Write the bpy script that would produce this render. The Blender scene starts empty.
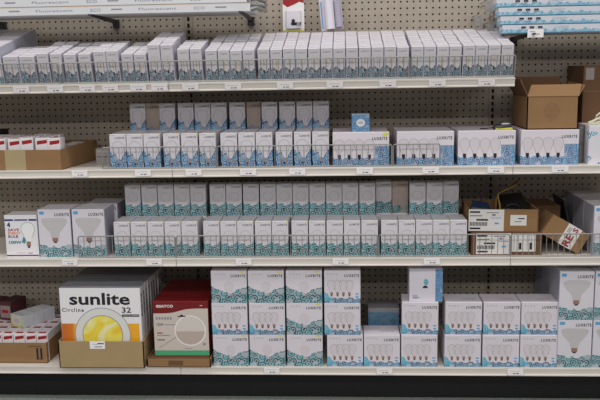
import bpy, bmesh, math, random
from mathutils import Vector, Matrix
random.seed(7)
I = 0.0254                      # everything below is measured in inches, one unit = one peg hole pitch
FLOOR = -54.9                   # floor height in the same frame (x right from the left upright, y into the wall)
def V(x, y, z): return Vector((x*I, y*I, (z-FLOOR)*I))
sc = bpy.context.scene
# ------------------------------------------------------------------ camera
cam = bpy.data.cameras.new('camera'); cam_o = bpy.data.objects.new('camera', cam); sc.collection.objects.link(cam_o)
cam.sensor_width = 36; cam.lens = 794.456/600*36; cam.clip_start = .05
F = Vector((-0.05645965, 0.98466722, -0.16505382)); R = Vector((0.99837743, 0.0544554, -0.01664665)); U = Vector((0.00740334, 0.16572588, 0.98614407))
m = Matrix((R, U, -F)).transposed().to_4x4(); m.translation = V(24.58337737, -127.93449939, -5.77379662)
cam_o.matrix_world = m
sc.camera = cam_o
# ------------------------------------------------------------------ world, lights, exposure
w = bpy.data.worlds.new('store'); sc.world = w; w.use_nodes = True
w.node_tree.nodes['Background'].inputs[0].default_value = (0.95, 0.97, 1.0, 1); w.node_tree.nodes['Background'].inputs[1].default_value = 0.20
def area(name, x, y, z, sx, sy, power, col=(1, .985, .97), rot=(0, 0, 0)):
    l = bpy.data.lights.new(name, 'AREA'); l.shape = 'RECTANGLE'; l.size = sx; l.size_y = sy; l.energy = power; l.color = col
    o = bpy.data.objects.new(name, l); sc.collection.objects.link(o); o.location = (x, y, z); o.rotation_euler = rot
area('ceiling_fluorescent_row', .45, -1.15, 3.3, 6.0, .35, 60)
area('ceiling_fluorescent_row', .45, -3.6, 3.3, 6.0, .5, 104)
area('ceiling_fluorescent_row', .45, -6.4, 3.1, 7.0, .5, 200)
sc.view_settings.view_transform = 'Standard'; sc.view_settings.look = 'None'; sc.view_settings.gamma = 1; sc.view_settings.exposure = 0.0
try: sc.view_settings.use_curve_mapping = False
except Exception: pass

# ------------------------------------------------------------------ materials
def s2l(c): return tuple(((v/255)/12.92 if v/255 <= .04045 else ((v/255+.055)/1.055)**2.4) for v in c)+(1,)
MATS = {}
def mat(name, rgb, rough=.55, metal=0, noise=0, nscale=40, spec=.4, alpha=None):
    if name in MATS: return MATS[name]
    m = bpy.data.materials.new(name); m.use_nodes = True; nt = m.node_tree; b = nt.nodes['Principled BSDF']
    c = s2l(rgb); b.inputs['Base Color'].default_value = c; b.inputs['Roughness'].default_value = rough; b.inputs['Metallic'].default_value = metal
    b.inputs['Specular IOR Level'].default_value = spec
    if noise:
        tc = nt.nodes.new('ShaderNodeTexCoord'); n = nt.nodes.new('ShaderNodeTexNoise'); n.inputs['Scale'].default_value = nscale; n.inputs['Detail'].default_value = 5
        r = nt.nodes.new('ShaderNodeMapRange'); r.inputs[1].default_value = .3; r.inputs[2].default_value = .7; r.inputs[3].default_value = 1-noise; r.inputs[4].default_value = 1+noise
        mx = nt.nodes.new('ShaderNodeVectorMath'); mx.operation = 'SCALE'; mx.inputs[0].default_value = c[:3]
        nt.links.new(tc.outputs['Object'], n.inputs['Vector']); nt.links.new(n.outputs[0], r.inputs[0]); nt.links.new(r.outputs[0], mx.inputs['Scale']); nt.links.new(mx.outputs[0], b.inputs['Base Color'])
    if alpha is not None: b.inputs['Alpha'].default_value = alpha
    MATS[name] = m; return m
def pattern_mat(name, base, c1, c2, h, amp, cell, cover=.62, wave=60, x0=None, side=None, base_fac=.45, edge=0):
    """printed carton: swirls up to a ragged line at height h (inches) on the upright faces, plain above; x0 = also a column of print right of x0"""
    if name in MATS: return MATS[name]
    m = bpy.data.materials.new(name); m.use_nodes = True; nt = m.node_tree; N = nt.nodes.new; K = nt.links.new
    b = nt.nodes['Principled BSDF']; b.inputs['Roughness'].default_value = .42; b.inputs['Specular IOR Level'].default_value = .4
    tc = N('ShaderNodeTexCoord'); sp = N('ShaderNodeSeparateXYZ'); K(tc.outputs['Object'], sp.inputs[0])
    ns = N('ShaderNodeSeparateXYZ'); K(tc.outputs['Normal'], ns.inputs[0])
    def M(op, a, b_=None, c_=None):
        n = N('ShaderNodeMath'); n.operation = op
        for i, v in enumerate((a, b_, c_)):
            if v is None: continue
            if isinstance(v, (int, float)): n.inputs[i].default_value = v
            else: K(v, n.inputs[i])
        return n.outputs[0]
    u = M('ADD', sp.outputs[0], sp.outputs[1])
    cb = N('ShaderNodeCombineXYZ'); K(u, cb.inputs[0]); K(sp.outputs[2], cb.inputs[1])
    vo = N('ShaderNodeTexVoronoi'); vo.voronoi_dimensions = '2D'; vo.inputs['Scale'].default_value = 1/(cell*I); 
    wn = N('ShaderNodeTexNoise'); wn.noise_dimensions = '2D'; wn.inputs['Scale'].default_value = 1/(cell*I*1.3); K(cb.outputs[0], wn.inputs['Vector'])
    ws = N('ShaderNodeVectorMath'); ws.operation = 'MULTIPLY_ADD'; K(wn.outputs['Color'], ws.inputs[0]); ws.inputs[1].default_value = (cell*I*.5,)*3; K(cb.outputs[0], ws.inputs[2]); K(ws.outputs[0], vo.inputs['Vector'])
    ring = M('GREATER_THAN', M('SINE', M('MULTIPLY', vo.outputs['Distance'], 17)), -0.1)
    cells = N('ShaderNodeSeparateColor'); K(vo.outputs['Color'], cells.inputs[0])
    cov = M('LESS_THAN', cells.outputs[0], cover)
    no = N('ShaderNodeTexNoise'); no.noise_dimensions = '2D'; no.inputs['Scale'].default_value = 1/(1.1*I); no.inputs['Detail'].default_value = 1; K(cb.outputs[0], no.inputs['Vector'])
    # bumpy border, higher at both sides of the face
    line = M('ADD', h*I, M('MULTIPLY', M('SUBTRACT', no.outputs[0], .5), 2*amp*I))
    line = M('ADD', line, M('MULTIPLY', M('SUBTRACT', .5, vo.outputs['Distance']), .35*I))
    if edge: line = M('ADD', line, M('MULTIPLY', M('ABSOLUTE', sp.outputs[0]), edge))
    mask = M('LESS_THAN', sp.outputs[2], line)
    if x0 is not None: mask = M('MAXIMUM', mask, M('MULTIPLY', M('GREATER_THAN', sp.outputs[0], x0[0]*I), M('LESS_THAN', sp.outputs[2], x0[1]*I)))
    up = M('LESS_THAN', M('ABSOLUTE', ns.outputs[2]), .5)
    mask = M('MULTIPLY', mask, up)
    fac = M('MULTIPLY', mask, M('MAXIMUM', M('MULTIPLY', ring, cov), base_fac))
    mc = N('ShaderNodeMix'); mc.data_type = 'RGBA'; K(cells.outputs[1], mc.inputs[0]); mc.inputs[6].default_value = s2l(c1); mc.inputs[7].default_value = s2l(c2)
    mo = N('ShaderNodeMix'); mo.data_type = 'RGBA'; K(fac, mo.inputs[0]); mo.inputs[6].default_value = s2l(base); K(mc.outputs[2], mo.inputs[7])
    out = mo.outputs[2]
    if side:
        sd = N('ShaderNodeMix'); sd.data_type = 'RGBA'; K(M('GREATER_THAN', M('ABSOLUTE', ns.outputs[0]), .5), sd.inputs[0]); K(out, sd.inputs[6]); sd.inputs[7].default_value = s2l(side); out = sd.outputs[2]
    K(out, b.inputs['Base Color']); MATS[name] = m; return m

WHITE = (214, 209, 214)
m_peg = mat('pegboard', (174, 163, 149), .8, noise=.06, nscale=25)
m_dark = mat('dark_cavity', (22, 20, 18), .9)
m_steel = mat('almond_steel', (222, 214, 205), .38, noise=.02, nscale=8)
m_upright = mat('upright_steel', (164, 152, 138), .5, noise=.04, nscale=20)
m_kick = mat('black_kick', (15, 15, 16), .6)
m_floor = mat('floor_speckle', (135, 138, 134), .5, noise=.35, nscale=160)
m_wire = mat('zinc_wire', (148, 146, 144), .4, metal=.3)
m_tag = mat('tag_paper', (242, 236, 236), .5)
m_ink = mat('dark_ink', (34, 32, 44), .6)
m_grey = mat('grey_ink', (146, 142, 148), .6)
m_lgrey = mat('pale_grey_ink', (190, 186, 188), .6)
m_glass = mat('printed_bulb', (212, 204, 209), .5)
m_copper = mat('printed_socket', (150, 118, 100), .5)
m_fil = mat('printed_filament', (206, 176, 130), .5)
m_yellow = mat('yellow_sticker', (215, 210, 70), .5)
m_card = mat('brown_cardboard', (146, 112, 76), .85, noise=.05, nscale=14)
m_card_l = mat('pale_cardboard', (168, 144, 104), .85, noise=.05, nscale=14)
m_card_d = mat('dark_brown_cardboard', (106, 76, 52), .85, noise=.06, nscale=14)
m_tape = mat('beige_tape', (172, 154, 118), .35)
m_red = mat('red_print', (158, 30, 36), .4)
m_white = mat('white_print', (236, 232, 232), .45)
m_label = mat('shipping_label', (226, 222, 218), .5)
m_navy = mat('navy_print', (46, 46, 110), .5)
m_orange = mat('orange_print', (226, 110, 50), .5)
m_teal = mat('teal_print', (60, 140, 150), .5)
m_sky = mat('blue_print', (90, 160, 210), .5)
m_spotlight = mat('printed_reflector', (194, 189, 191), .5)
m_green = mat('green_print', (74, 168, 120), .5)
m_amber = mat('amber_print', (240, 170, 40), .5)
m_glossblack = mat('black_gloss_card', (34, 34, 40), .25)
m_sun_top = mat('charcoal_gloss_card', (134, 136, 144), .3)

# ------------------------------------------------------------------ mesh helpers
class MB:
    def __init__(s): s.v = []; s.f = []; s.mi = []; s.mats = []
    def mid(s, m):
        if m not in s.mats: s.mats.append(m)
        return s.mats.index(m)
    def poly(s, pts, m):
        b = len(s.v); s.v += [tuple(p) for p in pts]; s.f.append(tuple(range(b, b+len(pts)))); s.mi.append(s.mid(m))
    def hexa(s, c, m, top=None):
        """8 corners, bottom ring then top ring"""
        b = len(s.v); s.v += [tuple(p) for p in c]; k = s.mid(m)
        for j, q in enumerate(((0, 3, 2, 1), (4, 5, 6, 7), (0, 1, 5, 4), (1, 2, 6, 5), (2, 3, 7, 6), (3, 0, 4, 7))):
            s.f.append(tuple(b+i for i in q)); s.mi.append(s.mid(top) if (top and j == 1) else k)
    def box(s, x0, x1, y0, y1, z0, z1, m, top=None):
        s.hexa([(x0, y0, z0), (x1, y0, z0), (x1, y1, z0), (x0, y1, z0), (x0, y0, z1), (x1, y0, z1), (x1, y1, z1), (x0, y1, z1)], m, top)
    def carton(s, x0, x1, y0, y1, z0, z1, m, r=.05):
        """box with chamfered upright and top edges"""
        b = len(s.v); k = s.mid(m)
        def ring(i, z): return [(x0+r, y0+i, z), (x1-r, y0+i, z), (x1-i, y0+r, z), (x1-i, y1-r, z), (x1-r, y1-i, z), (x0+r, y1-i, z), (x0+i, y1-r, z), (x0+i, y0+r, z)]
        for z, i in ((z0, 0), (z1-r, 0), (z1, r*.9)): s.v += ring(i, z)
        for l in range(2):
            for j in range(8): s.f.append((b+l*8+j, b+l*8+(j+1) % 8, b+l*8+8+(j+1) % 8, b+l*8+8+j)); s.mi.append(k)
        s.f.append(tuple(b+16+j for j in range(8))); s.mi.append(k); s.f.append(tuple(b+7-j for j in range(8))); s.mi.append(k)
    def tube(s, pts, r, m, n=6, closed=False):
        pts = [Vector(p) for p in pts]; rings = []; k = s.mid(m); L = len(pts)
        for i, p in enumerate(pts):
            a = pts[(i-1) % L] if (i > 0 or closed) else p; c = pts[(i+1) % L] if (i < L-1 or closed) else p
            d = (c-a).normalized(); h = Vector((0, 0, 1)) if abs(d.z) < .9 else Vector((1, 0, 0)); e = d.cross(h).normalized(); g = d.cross(e)
            b = len(s.v); rings.append(b)
            for j in range(n):
                t = 2*math.pi*j/n; s.v.append(tuple(p+e*math.cos(t)*r+g*math.sin(t)*r))
        for i in range(L if closed else L-1):
            a, c = rings[i], rings[(i+1) % L]
            for j in range(n): s.f.append((a+j, a+(j+1) % n, c+(j+1) % n, c+j)); s.mi.append(k)
        if not closed:
            s.f.append(tuple(rings[0]+j for j in reversed(range(n)))); s.mi.append(k); s.f.append(tuple(rings[-1]+j for j in range(n))); s.mi.append(k)
    def disc(s, cx, cz, rx, rz, y, m, n=20, a0=0, a1=2*math.pi):
        s.poly([(cx+rx*math.cos(a0+(a1-a0)*i/n), y, cz+rz*math.sin(a0+(a1-a0)*i/n)) for i in range(n if a1-a0 > 6.28 else n+1)], m)
    def ring(s, cx, cz, r0, r1, y, m, n=24, a0=0, a1=2*math.pi):
        for i in range(n):
            t, u = a0+(a1-a0)*i/n, a0+(a1-a0)*(i+1)/n
            s.poly([(cx+r0*math.cos(t), y, cz+r0*math.sin(t)), (cx+r1*math.cos(t), y, cz+r1*math.sin(t)), (cx+r1*math.cos(u), y, cz+r1*math.sin(u)), (cx+r0*math.cos(u), y, cz+r0*math.sin(u))], m)
    def rect(s, x0, x1, z0, z1, y, m): s.poly([(x0, y, z0), (x1, y, z0), (x1, y, z1), (x0, y, z1)], m)
    def text(s, body, x, z, h, y, m, width=None, bold=0, spacing=1, face='y'):
        """lettering with cap height h starting at x; width squeezes it; face '+x' puts it on a right-hand side face, reading along z"""
        vs, fs, W, H = glyphs(body, bold, spacing)
        k = h/H; kx = (width/W) if width else k; b = len(s.v); i = s.mid(m)
        for (a, c) in vs:
            if face == 'y': s.v.append((x+a*kx, y, z+c*k))
            elif face == '+xv': s.v.append((y, x+c*k, z-a*kx))
        for f in fs: s.f.append(tuple(b+q for q in f)); s.mi.append(i)
    def mesh(s, name):
        me = bpy.data.meshes.new(name); me.from_pydata([tuple(c*I for c in v) for v in s.v], [], s.f)
        for m_ in s.mats: me.materials.append(m_)
        me.polygons.foreach_set('material_index', s.mi); me.update(); return me
_G = {}
def glyphs(body, bold, spacing):
    key = (body, bold, spacing)
    if key not in _G:
        c = bpy.data.curves.new('t', 'FONT'); c.body = body; c.size = 1; c.resolution_u = 2; c.offset = bold; c.space_character = spacing
        o = bpy.data.objects.new('t', c); sc.collection.objects.link(o); dg = bpy.context.evaluated_depsgraph_get(); dg.update()
        me = bpy.data.meshes.new_from_object(o.evaluated_get(dg)); vs = [(v.co.x, v.co.y) for v in me.vertices]; fs = [tuple(p.vertices) for p in me.polygons]
        bpy.data.objects.remove(o); bpy.data.curves.remove(c); bpy.data.meshes.remove(me)
        x0 = min(v[0] for v in vs); z0 = min(v[1] for v in vs); x1 = max(v[0] for v in vs); z1 = max(v[1] for v in vs)
        _G[key] = ([(v[0]-x0, v[1]-z0) for v in vs], fs, x1-x0, z1-z0)
    return _G[key]

def link(name, me, pos=None, rot=(0, 0, 0), parent=None, label=None, cat=None, group=None, kind=None):
    o = bpy.data.objects.new(name, me); sc.collection.objects.link(o)
    if parent is not None: o.parent = parent
    o.location = (V(*pos) if parent is None else Vector(pos)*I) if pos is not None else ((0, 0, -FLOOR*I) if parent is None else (0, 0, 0))
    o.rotation_euler = rot
    if label: o['label'] = label
    if cat: o['category'] = cat
    if group: o['group'] = group
    if kind: o['kind'] = kind
    return o
def empty(name, pos, label, cat, group=None, rot=(0, 0, 0)): return link(name, None, pos, rot, None, label, cat, group)
def copy_tree(o, parent=None):
    c = o.copy(); sc.collection.objects.link(c)
    if parent: c.parent = parent
    for ch in list(o.children): copy_tree(ch, c)
    return c
ORD = lambda n: f"{n}{'th' if 10 <= n % 100 <= 20 else {1: 'st', 2: 'nd', 3: 'rd'}.get(n % 10, 'th')}"

# ------------------------------------------------------------------ the setting: floor, pegboard wall, kick plate
b = MB(); b.box(-170, 230, -330, 4, FLOOR-2, FLOOR, m_floor); link('floor', b.mesh('floor'), kind='structure')
def pegboard(name, x0, x1, z0, z1, hx, hz, r=.15, m=m_peg):
    """sheet with real holes at integer pitch: hx = x of first hole, hz = z of first hole row"""
    mb = MB(); k = mb.mid(m)
    nx = int(round(x1-x0-(hx-x0)*2))+1; n = 8
    rows = int(math.floor(z1-hz-.5))+1
    for j in range(rows):
        for i in range(nx):
            cx, cz = hx+i, hz+j; b0 = len(mb.v)
            for t in range(n):
                a = math.pi*(t+.5)/4; q = max(abs(math.cos(a)), abs(math.sin(a)))
                mb.v.append((cx+r*math.cos(a), 0, cz+r*math.sin(a)))
            sq = [(.5, .21), (.21, .5), (-.21, .5), (-.5, .21), (-.5, -.21), (-.21, -.5), (.21, -.5), (.5, -.21)]
            for a, c in sq: mb.v.append((cx+a, 0, cz+c))
            for t in range(n): mb.f.append((b0+t, b0+(t+1) % n, b0+8+(t+1) % n, b0+8+t)); mb.mi.append(k)
            for (sa, sb, t) in ((1, 1, 0), (-1, 1, 2), (-1, -1, 4), (1, -1, 6)):
                mb.v.append((cx+.5*sa, 0, cz+.5*sb)); mb.f.append((b0+8+t, b0+8+t+1, len(mb.v)-1)); mb.mi.append(k)
    L, Rr = hx-.5, hx+nx-.5; B, T = hz-.5, hz+rows-.5
    for q in ((x0, L, z0, z1), (Rr, x1, z0, z1), (L, Rr, z0, B), (L, Rr, T, z1)):
        if q[1] > q[0]+1e-6 and q[3] > q[2]+1e-6: mb.rect(q[0], q[1], q[2], q[3], 0, m)
    mb.box(x0, x1, .7, .8, z0, z1, m_dark)
    return link(name, mb.mesh(name), kind='structure')
pegboard('wall_back', .6, 47.4, -50, 9, 1.5, -49)
pegboard('wall_back_left', -47.4, -.6, -50, 9, -46.5, -49)
pegboard('wall_back_right', 48.6, 95.4, -50, 9, 49.5, -49)
for x, nm in ((-48, 'on the far left'), (0, 'behind the left third of the shelves'), (48, 'behind the open cardboard box'), (96, 'beyond the right edge')):
    mb = MB(); k = m_upright
    for sx in (-1, 1): mb.box(x+min(sx*.2, sx*.62), x+max(sx*.2, sx*.62), -.22, .6, -54.9, 9, k)
    for j in range(-54, 9): mb.box(x-.2, x+.2, -.22, .3, j+.32, j+.68, k)
    mb.box(x-.19, x+.19, .31, .4, -54.8, 9, m_dark)
    if -40 < x < 90: link('slotted_upright', mb.mesh('slotted_upright'), label='tan slotted steel shelf upright '+nm, cat='shelf upright', group='slotted uprights on the pegboard wall')
b = MB(); b.box(-96, 144, -14.6, -14.2, FLOOR, -50.6, m_kick); link('baseboard_front', b.mesh('kick'), kind='structure')

# ------------------------------------------------------------------ shelves
ALPHA = math.radians(12.7)
D = 16.64
def make_shelf(x0, x1, lip=1.22):
    """local frame: x along, y back from the front edge, z up from the lip top"""
    W = x1-x0; dk = MB(); dk.box(.06, W-.06, .55, D-.3, -.9, -.12, m_steel)
    pr = MB(); k = pr.mid(m_steel)
    prof = [(.6, -.12), (.14, -.02), (.02, -.02), (0, -.1), (0, -.26), (.1, -.3), (.1, -.98), (-.02, -1.06), (-.02, -lip), (.12, -lip), (.16, -1.0), (.6, -.9)]
    for x in (.04, W-.04):
        for (y, z) in prof: pr.v.append((x, y, z))
    n = len(prof)
    for j in range(n-1): pr.f.append((j, j+n, j+n+1, j+1)); pr.mi.append(k)
    pr.f.append(tuple(reversed(range(n)))); pr.mi.append(k); pr.f.append(tuple(range(n, 2*n))); pr.mi.append(k)
    return dk, pr
SHELF = [  # x0, x1, z lip top, tilt, label
    (-48, 0, -7.68, ALPHA, 'almond steel shelf tilted forward, upper left, under slim teal bulb cartons'),
    (0, 48, -7.68, ALPHA, 'almond steel shelf tilted forward, upper centre, ending left of the open cardboard box'),
    (-48, 0, -19.78, 0, 'almond steel shelf at left carrying the long cardboard tray of red and white boxes'),
    (0, 48, -19.78, 0, 'almond steel shelf at centre carrying blue-printed single and wide bulb cartons'),
    (48, 96, -19.78, 0, 'almond steel shelf at right carrying the open cardboard box'),
    (-48, 0, -32.87, 0, 'almond steel shelf at left carrying two large floodlight cartons'),
    (0, 48, -32.87, 0, 'almond steel shelf at centre carrying two tiers of teal bulb cartons'),
    (48, 96, -32.87, 0, 'almond steel shelf at right carrying battered brown parcels'),
    (-48, 0, -49.4, 0, 'almond base shelf at left carrying trays and the large black-topped carton'),
    (0, 48, -49.4, 0, 'almond base shelf at centre carrying stacked bulb cartons'),
    (48, 96, -49.4, 0, 'almond base shelf at right carrying the stacked floodlight cartons')]
for (x0, x1, z, a, lb) in SHELF:
    e = empty('gondola_shelf', (x0, -D, z), lb, 'shelf', 'gondola shelves', (a, 0, 0))
    dk, pr = make_shelf(x0, x1)
    link('deck', dk.mesh('deck'), parent=e); link('price_rail', pr.mesh('price_rail'), parent=e)
    if z > -45:
        for sx in (.25, x1-x0-.35):
            mb = MB(); mb.hexa([(sx, 6, -1.0), (sx+.1, 6, -1.0), (sx+.1, D-.1, -3.4), (sx, D-.1, -3.4), (sx, 6, -.9), (sx+.1, 6, -.9), (sx+.1, D-.1, -.9), (sx, D-.1, -.9)], m_steel)
            link('bracket', mb.mesh('bracket'), parent=e)
def shelf1(x, y, z=0):   # point on the tilted shelf: y back from lip, z above lip top
    return (x, -D+y*math.cos(ALPHA)-z*math.sin(ALPHA), -7.68+y*math.sin(ALPHA)+z*math.cos(ALPHA))

# wire fences -------------------------------------------------------
def fence(x0, x1, base, h, label, tilt=0, pitch=.82, ext=(1, 1)):
    e = empty('wire_fence', base, label, 'wire fence', 'wire fences along the shelf fronts', (tilt, 0, 0))
    W = x1-x0; r = .35
    fr = MB(); pts = [(0, 0, .08)]
    pts += [(r-r*math.cos(t), 0, h-r+r*math.sin(t)) for t in [i*math.pi/8 for i in range(5)]]
    pts += [(W-r+r*math.sin(t), 0, h-r+r*math.cos(t)) for t in [i*math.pi/8 for i in range(5)]]
    pts += [(W, 0, .08)]
    fr.tube(pts, .10, m_wire); fr.tube([(0, 0, .12), (W, 0, .12)], .10, m_wire)
    wi = MB(); n = max(2, int(W/pitch))
    for i in range(1, n): wi.tube([(W*i/n, 0, .1), (W*i/n, 0, h)], .055, m_wire, 5)
    link('fence_frame', fr.mesh('fence_frame'), parent=e); link('wire_grid', wi.mesh('wire_grid'), parent=e)
for x0, x1, lb in ((-47.5, -15.5, 'wire fence on the tilted shelf, leftmost length'), (-14.9, 10.4, 'wire fence on the tilted shelf, second length from left'), (10.6, 33.6, 'wire fence on the tilted shelf, third length from left'), (33.8, 47.9, 'wire fence on the tilted shelf, short right end length')):
    fence(x0, x1, shelf1(x0, .35, .02), 3.0, lb, ALPHA)
for x0, x1, lb in ((-10.1, 6.3, 'wire fence before the leftmost blue-printed cartons beside the cardboard tray'), (6.5, 31.2, 'wire fence before the blue-printed cartons, middle length'), (31.4, 37.9, 'short wire fence before the second wide blue bulb carton')):
    fence(x0, x1, (x0, -16.3, -19.78), 3.1, lb)
for x0, x1, lb in ((-14.4, -.1, 'wire fence before the second floodlight carton and leftmost teal cartons'), (.1, 29.2, 'wire fence before the teal cartons, long middle length'), (29.4, 47.9, 'wire fence before the rightmost teal cartons and torn-label box'), (48.1, 95, 'wire fence before the tilted box with red letters')):
    fence(x0, x1, (x0, -16.3, -32.87), 3.25, lb)

# price tags --------------------------------------------------------
tagm = MB(); tagm.box(-1.15, 1.15, -.03, 0, -.45, .5, m_tag)
for (a, c) in ((-.3, -.05), (.1, .5)): tagm.rect(a, c, -.24, -.12, -.04, m_ink)
tagm.rect(-.8, .7, .16, .2, -.04, m_grey)
tag_me = tagm.mesh('price_tag')
def tags(xs, where, z, y=-D-.09, tilt=False):
    for i, x in enumerate(xs):
        lb = f'small white price tag on the {where}, {ORD(i+1)} from the left'
        pos = shelf1(x, -.09, -.62) if tilt else (x, y, z)
        link('price_tag', tag_me, pos, ((ALPHA if tilt else 0), random.uniform(-.03, .03), 0), None, lb, 'price tag', 'price tags on the shelf edges')
tags([-21.1, -16.2, -11.6, -8.3, -4.3, -1.3, 3.1, 9.1, 16.4, 23.3, 30.6, 37.4, 44.1], 'lip of the tilted shelf', 0, tilt=True)
tags([-13.4, -4.2, 3.1, 10.9, 17.9, 27.4, 36.6, 45.6, 54.4], 'lip below the blue-printed cartons', -20.35)
tags([-15.7, -3.2, 9.9, 23.9, 36.9], 'lip below the teal cartons', -33.45)
tags([13.6, 30.2, 49.1], 'lowest shelf lip', -50.0)

# ------------------------------------------------------------------ carton kinds
TEAL1, TEAL2, BLUE1, BLUE2 = (4, 92, 100), (50, 144, 150), (6, 90, 140), (50, 142, 186)
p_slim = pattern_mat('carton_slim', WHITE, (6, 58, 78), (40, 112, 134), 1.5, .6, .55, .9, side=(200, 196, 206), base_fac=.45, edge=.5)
p_blue = pattern_mat('carton_blue', WHITE, BLUE1, BLUE2, 1.45, .9, .72, .9, edge=1.1)
p_teal = pattern_mat('carton_teal', WHITE, TEAL1, TEAL2, 1.6, .4, .80, .92, edge=.45)
p_wide = pattern_mat('carton_wide_blue', (220, 212, 219), BLUE1, BLUE2, 1.2, .3, .62, .92, x0=(2.0, 2.9))
p_quad = pattern_mat('carton_quad', (218, 211, 218), (8, 84, 120), (44, 136, 172), .62, .55, .62, .9)
p_single = pattern_mat('carton_single', (218, 211, 218), TEAL1, TEAL2, 1.45, .35, .85, .92, edge=.36)
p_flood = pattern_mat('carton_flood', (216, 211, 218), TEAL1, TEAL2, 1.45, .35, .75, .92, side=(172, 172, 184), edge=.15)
p_star = pattern_mat('carton_star', (222, 218, 224), (40, 120, 150), (100, 170, 200), 4.6, .5, .8, .24, base_fac=.04)
p_tube = pattern_mat('tube_carton_blue', (206, 208, 216), (70, 150, 186), (130, 188, 210), .46, .2, .5, .8, base_fac=.6)
p_cube = pattern_mat('carton_cube_blue', (190, 206, 220), (14, 96, 160), (50, 140, 190), 9, .2, .34, .9)

def bulb_outline(mb, cx, zb, w, h, y, fill=m_glass, line=m_grey, neck=True, sock=m_copper):
    """drawing of a pear-shaped lamp: zb = bottom of the socket"""
    r = w/2; cz = zb+h-r
    prof = [(-r*.34, zb+h*.26), (-r*.55, zb+h*.40)]
    pts = [(cx-r*.34, zb+h*.24), (cx+r*.34, zb+h*.24), (cx+r*.52, zb+h*.38)]
    pts += [(cx+r*math.cos(t), cz+r*math.sin(t)) for t in [-.45+i*(math.pi+.9)/14 for i in range(15)]]
    pts += [(cx-r*.52, zb+h*.38)]
    if fill: mb.poly([(p[0], y, p[1]) for p in pts], fill)
    n = len(pts); t_ = max(.035, w*.022)
    for i in range(2, n):
        a, c = pts[i], pts[(i+1) % n]
        if i == n-1: c = pts[0]
        d = Vector((c[0]-a[0], c[1]-a[1])); q = Vector((-d.y, d.x)).normalized()*t_
        mb.poly([(a[0], y-.008, a[1]), (c[0], y-.008, c[1]), (c[0]+q.x, y-.008, c[1]+q.y), (a[0]+q.x, y-.008, a[1]+q.y)], line)
    mb.rect(cx-r*.3, cx+r*.3, zb+h*.07, zb+h*.25, y-.004, sock); mb.rect(cx-r*.16, cx+r*.16, zb, zb+h*.08, y-.004, m_ink)

def k_slim(w, h, d=1.7):
    mb = MB(); mb.carton(-w/2+.02, w/2-.02, 0, d-.09, 0, h, p_slim, .07)
    y = -.012
    mb.text('LUXRITE', -w*.32, h-.66, .2, y, m_ink, width=w*.62, spacing=1.2)
    mb.rect(-.035, .035, h*.33, h*.62, y, m_fil); mb.disc(0, h*.58, .09, .3, y-.003, m_fil, 10); mb.rect(-.1, .1, h*.24, h*.33, y-.003, m_ink)
    mb.ring(0, h*.60, w*.26, w*.29, y, m_lgrey, 14)
    mb.rect(-w*.42, w*.42, h-.13, h-.09, y, m_lgrey)
    # printing on the end flap on top
    for i, (a, c) in enumerate(((-.5, .1), (.2, .5))): mb.poly([(a, .5, h+.01), (c, .5, h+.01), (c, .62, h+.01), (a, .62, h+.01)], m_lgrey)
    return mb.mesh('slim_bulb_carton')
def k_single(w, h, pm, name, d=2.36, pear=True):
    mb = MB(); mb.carton(-w/2+.02, w/2-.02, 0, d-.03, 0, h, pm, .05); y = -.012
    if pear: bulb_outline(mb, 0, h*.10, w*.70, h*.70, y, fill=None, sock=m_grey)
    else: mb.ring(0, h*.60, w*.29, w*.32, y, m_lgrey, 20); mb.disc(-.15, h*.2, .14, .14, y-.004, m_ink, 8)
    mb.text('LUXRITE', -w*.16, h-.66, .26, y-.004, m_ink, width=w*.58, spacing=1.25, bold=.02)
    mb.rect(-w*.45, -w*.15, h-.16, h-.08, y, m_lgrey); mb.rect(w*.38, w*.46, h-.22, h-.05, y, m_yellow)
    return mb.mesh(name)
def k_wide(w, h, d, name, n=4):
    mb = MB(); mb.carton(-w/2, w/2, 0, d, 0, h, p_wide, .06); y = -.012
    for i in range(n): bulb_outline(mb, -w*.385+i*1.42, .95, 1.5, h*.60, y-.001*i, sock=m_ink)
    mb.text('LUXRITE', w*.20, h-1.15, .42, y, m_ink, width=w*.265, spacing=1.3, bold=.03)
    return mb.mesh(name)
def k_quad(w, h, d):
    mb = MB(); mb.carton(-w/2+.02, w/2-.02, 0, d, 0, h, p_quad, .05); y = -.012
    for i in range(4): bulb_outline(mb, -w*.26+i*.86-.18, .98, 1.25, 2.45, y-.003*i, line=m_grey)
    mb.text('LUXRITE', .32, h-.95, .4, y, m_ink, width=w*.40, spacing=1.3, bold=.03)
    for i in range(4): mb.rect(-w*.42+i*.42, -w*.42+i*.42+.22, h-.62, h-.42, y, m_lgrey)
    for z in (1.25, .8): mb.rect(w*.36, w*.44, z, z+.2, y, m_sky)
    # ragged blue corner at lower left
    mb.poly([(-w/2+.04, y, .2), (-w*.24, y, .35), (-w*.32, y, .8), (-w*.37, y, .95), (-w*.41, y, 1.4), (-w/2+.04, y, 1.6)], m_bluecorner)
    # top flap lettering
    vs, fs, W, H = glyphs('LUXRITE', 0, 1.3); b0 = len(mb.v); k = mb.mid(m_ink)
    for (a, c) in vs: mb.v.append((-.1+a*1.9/W, 1.5+c*.45/H, h+.012))
    for f in fs: mb.f.append(tuple(b0+q for q in f)); mb.mi.append(k)
    return mb.mesh('four_lamp_carton')
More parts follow.
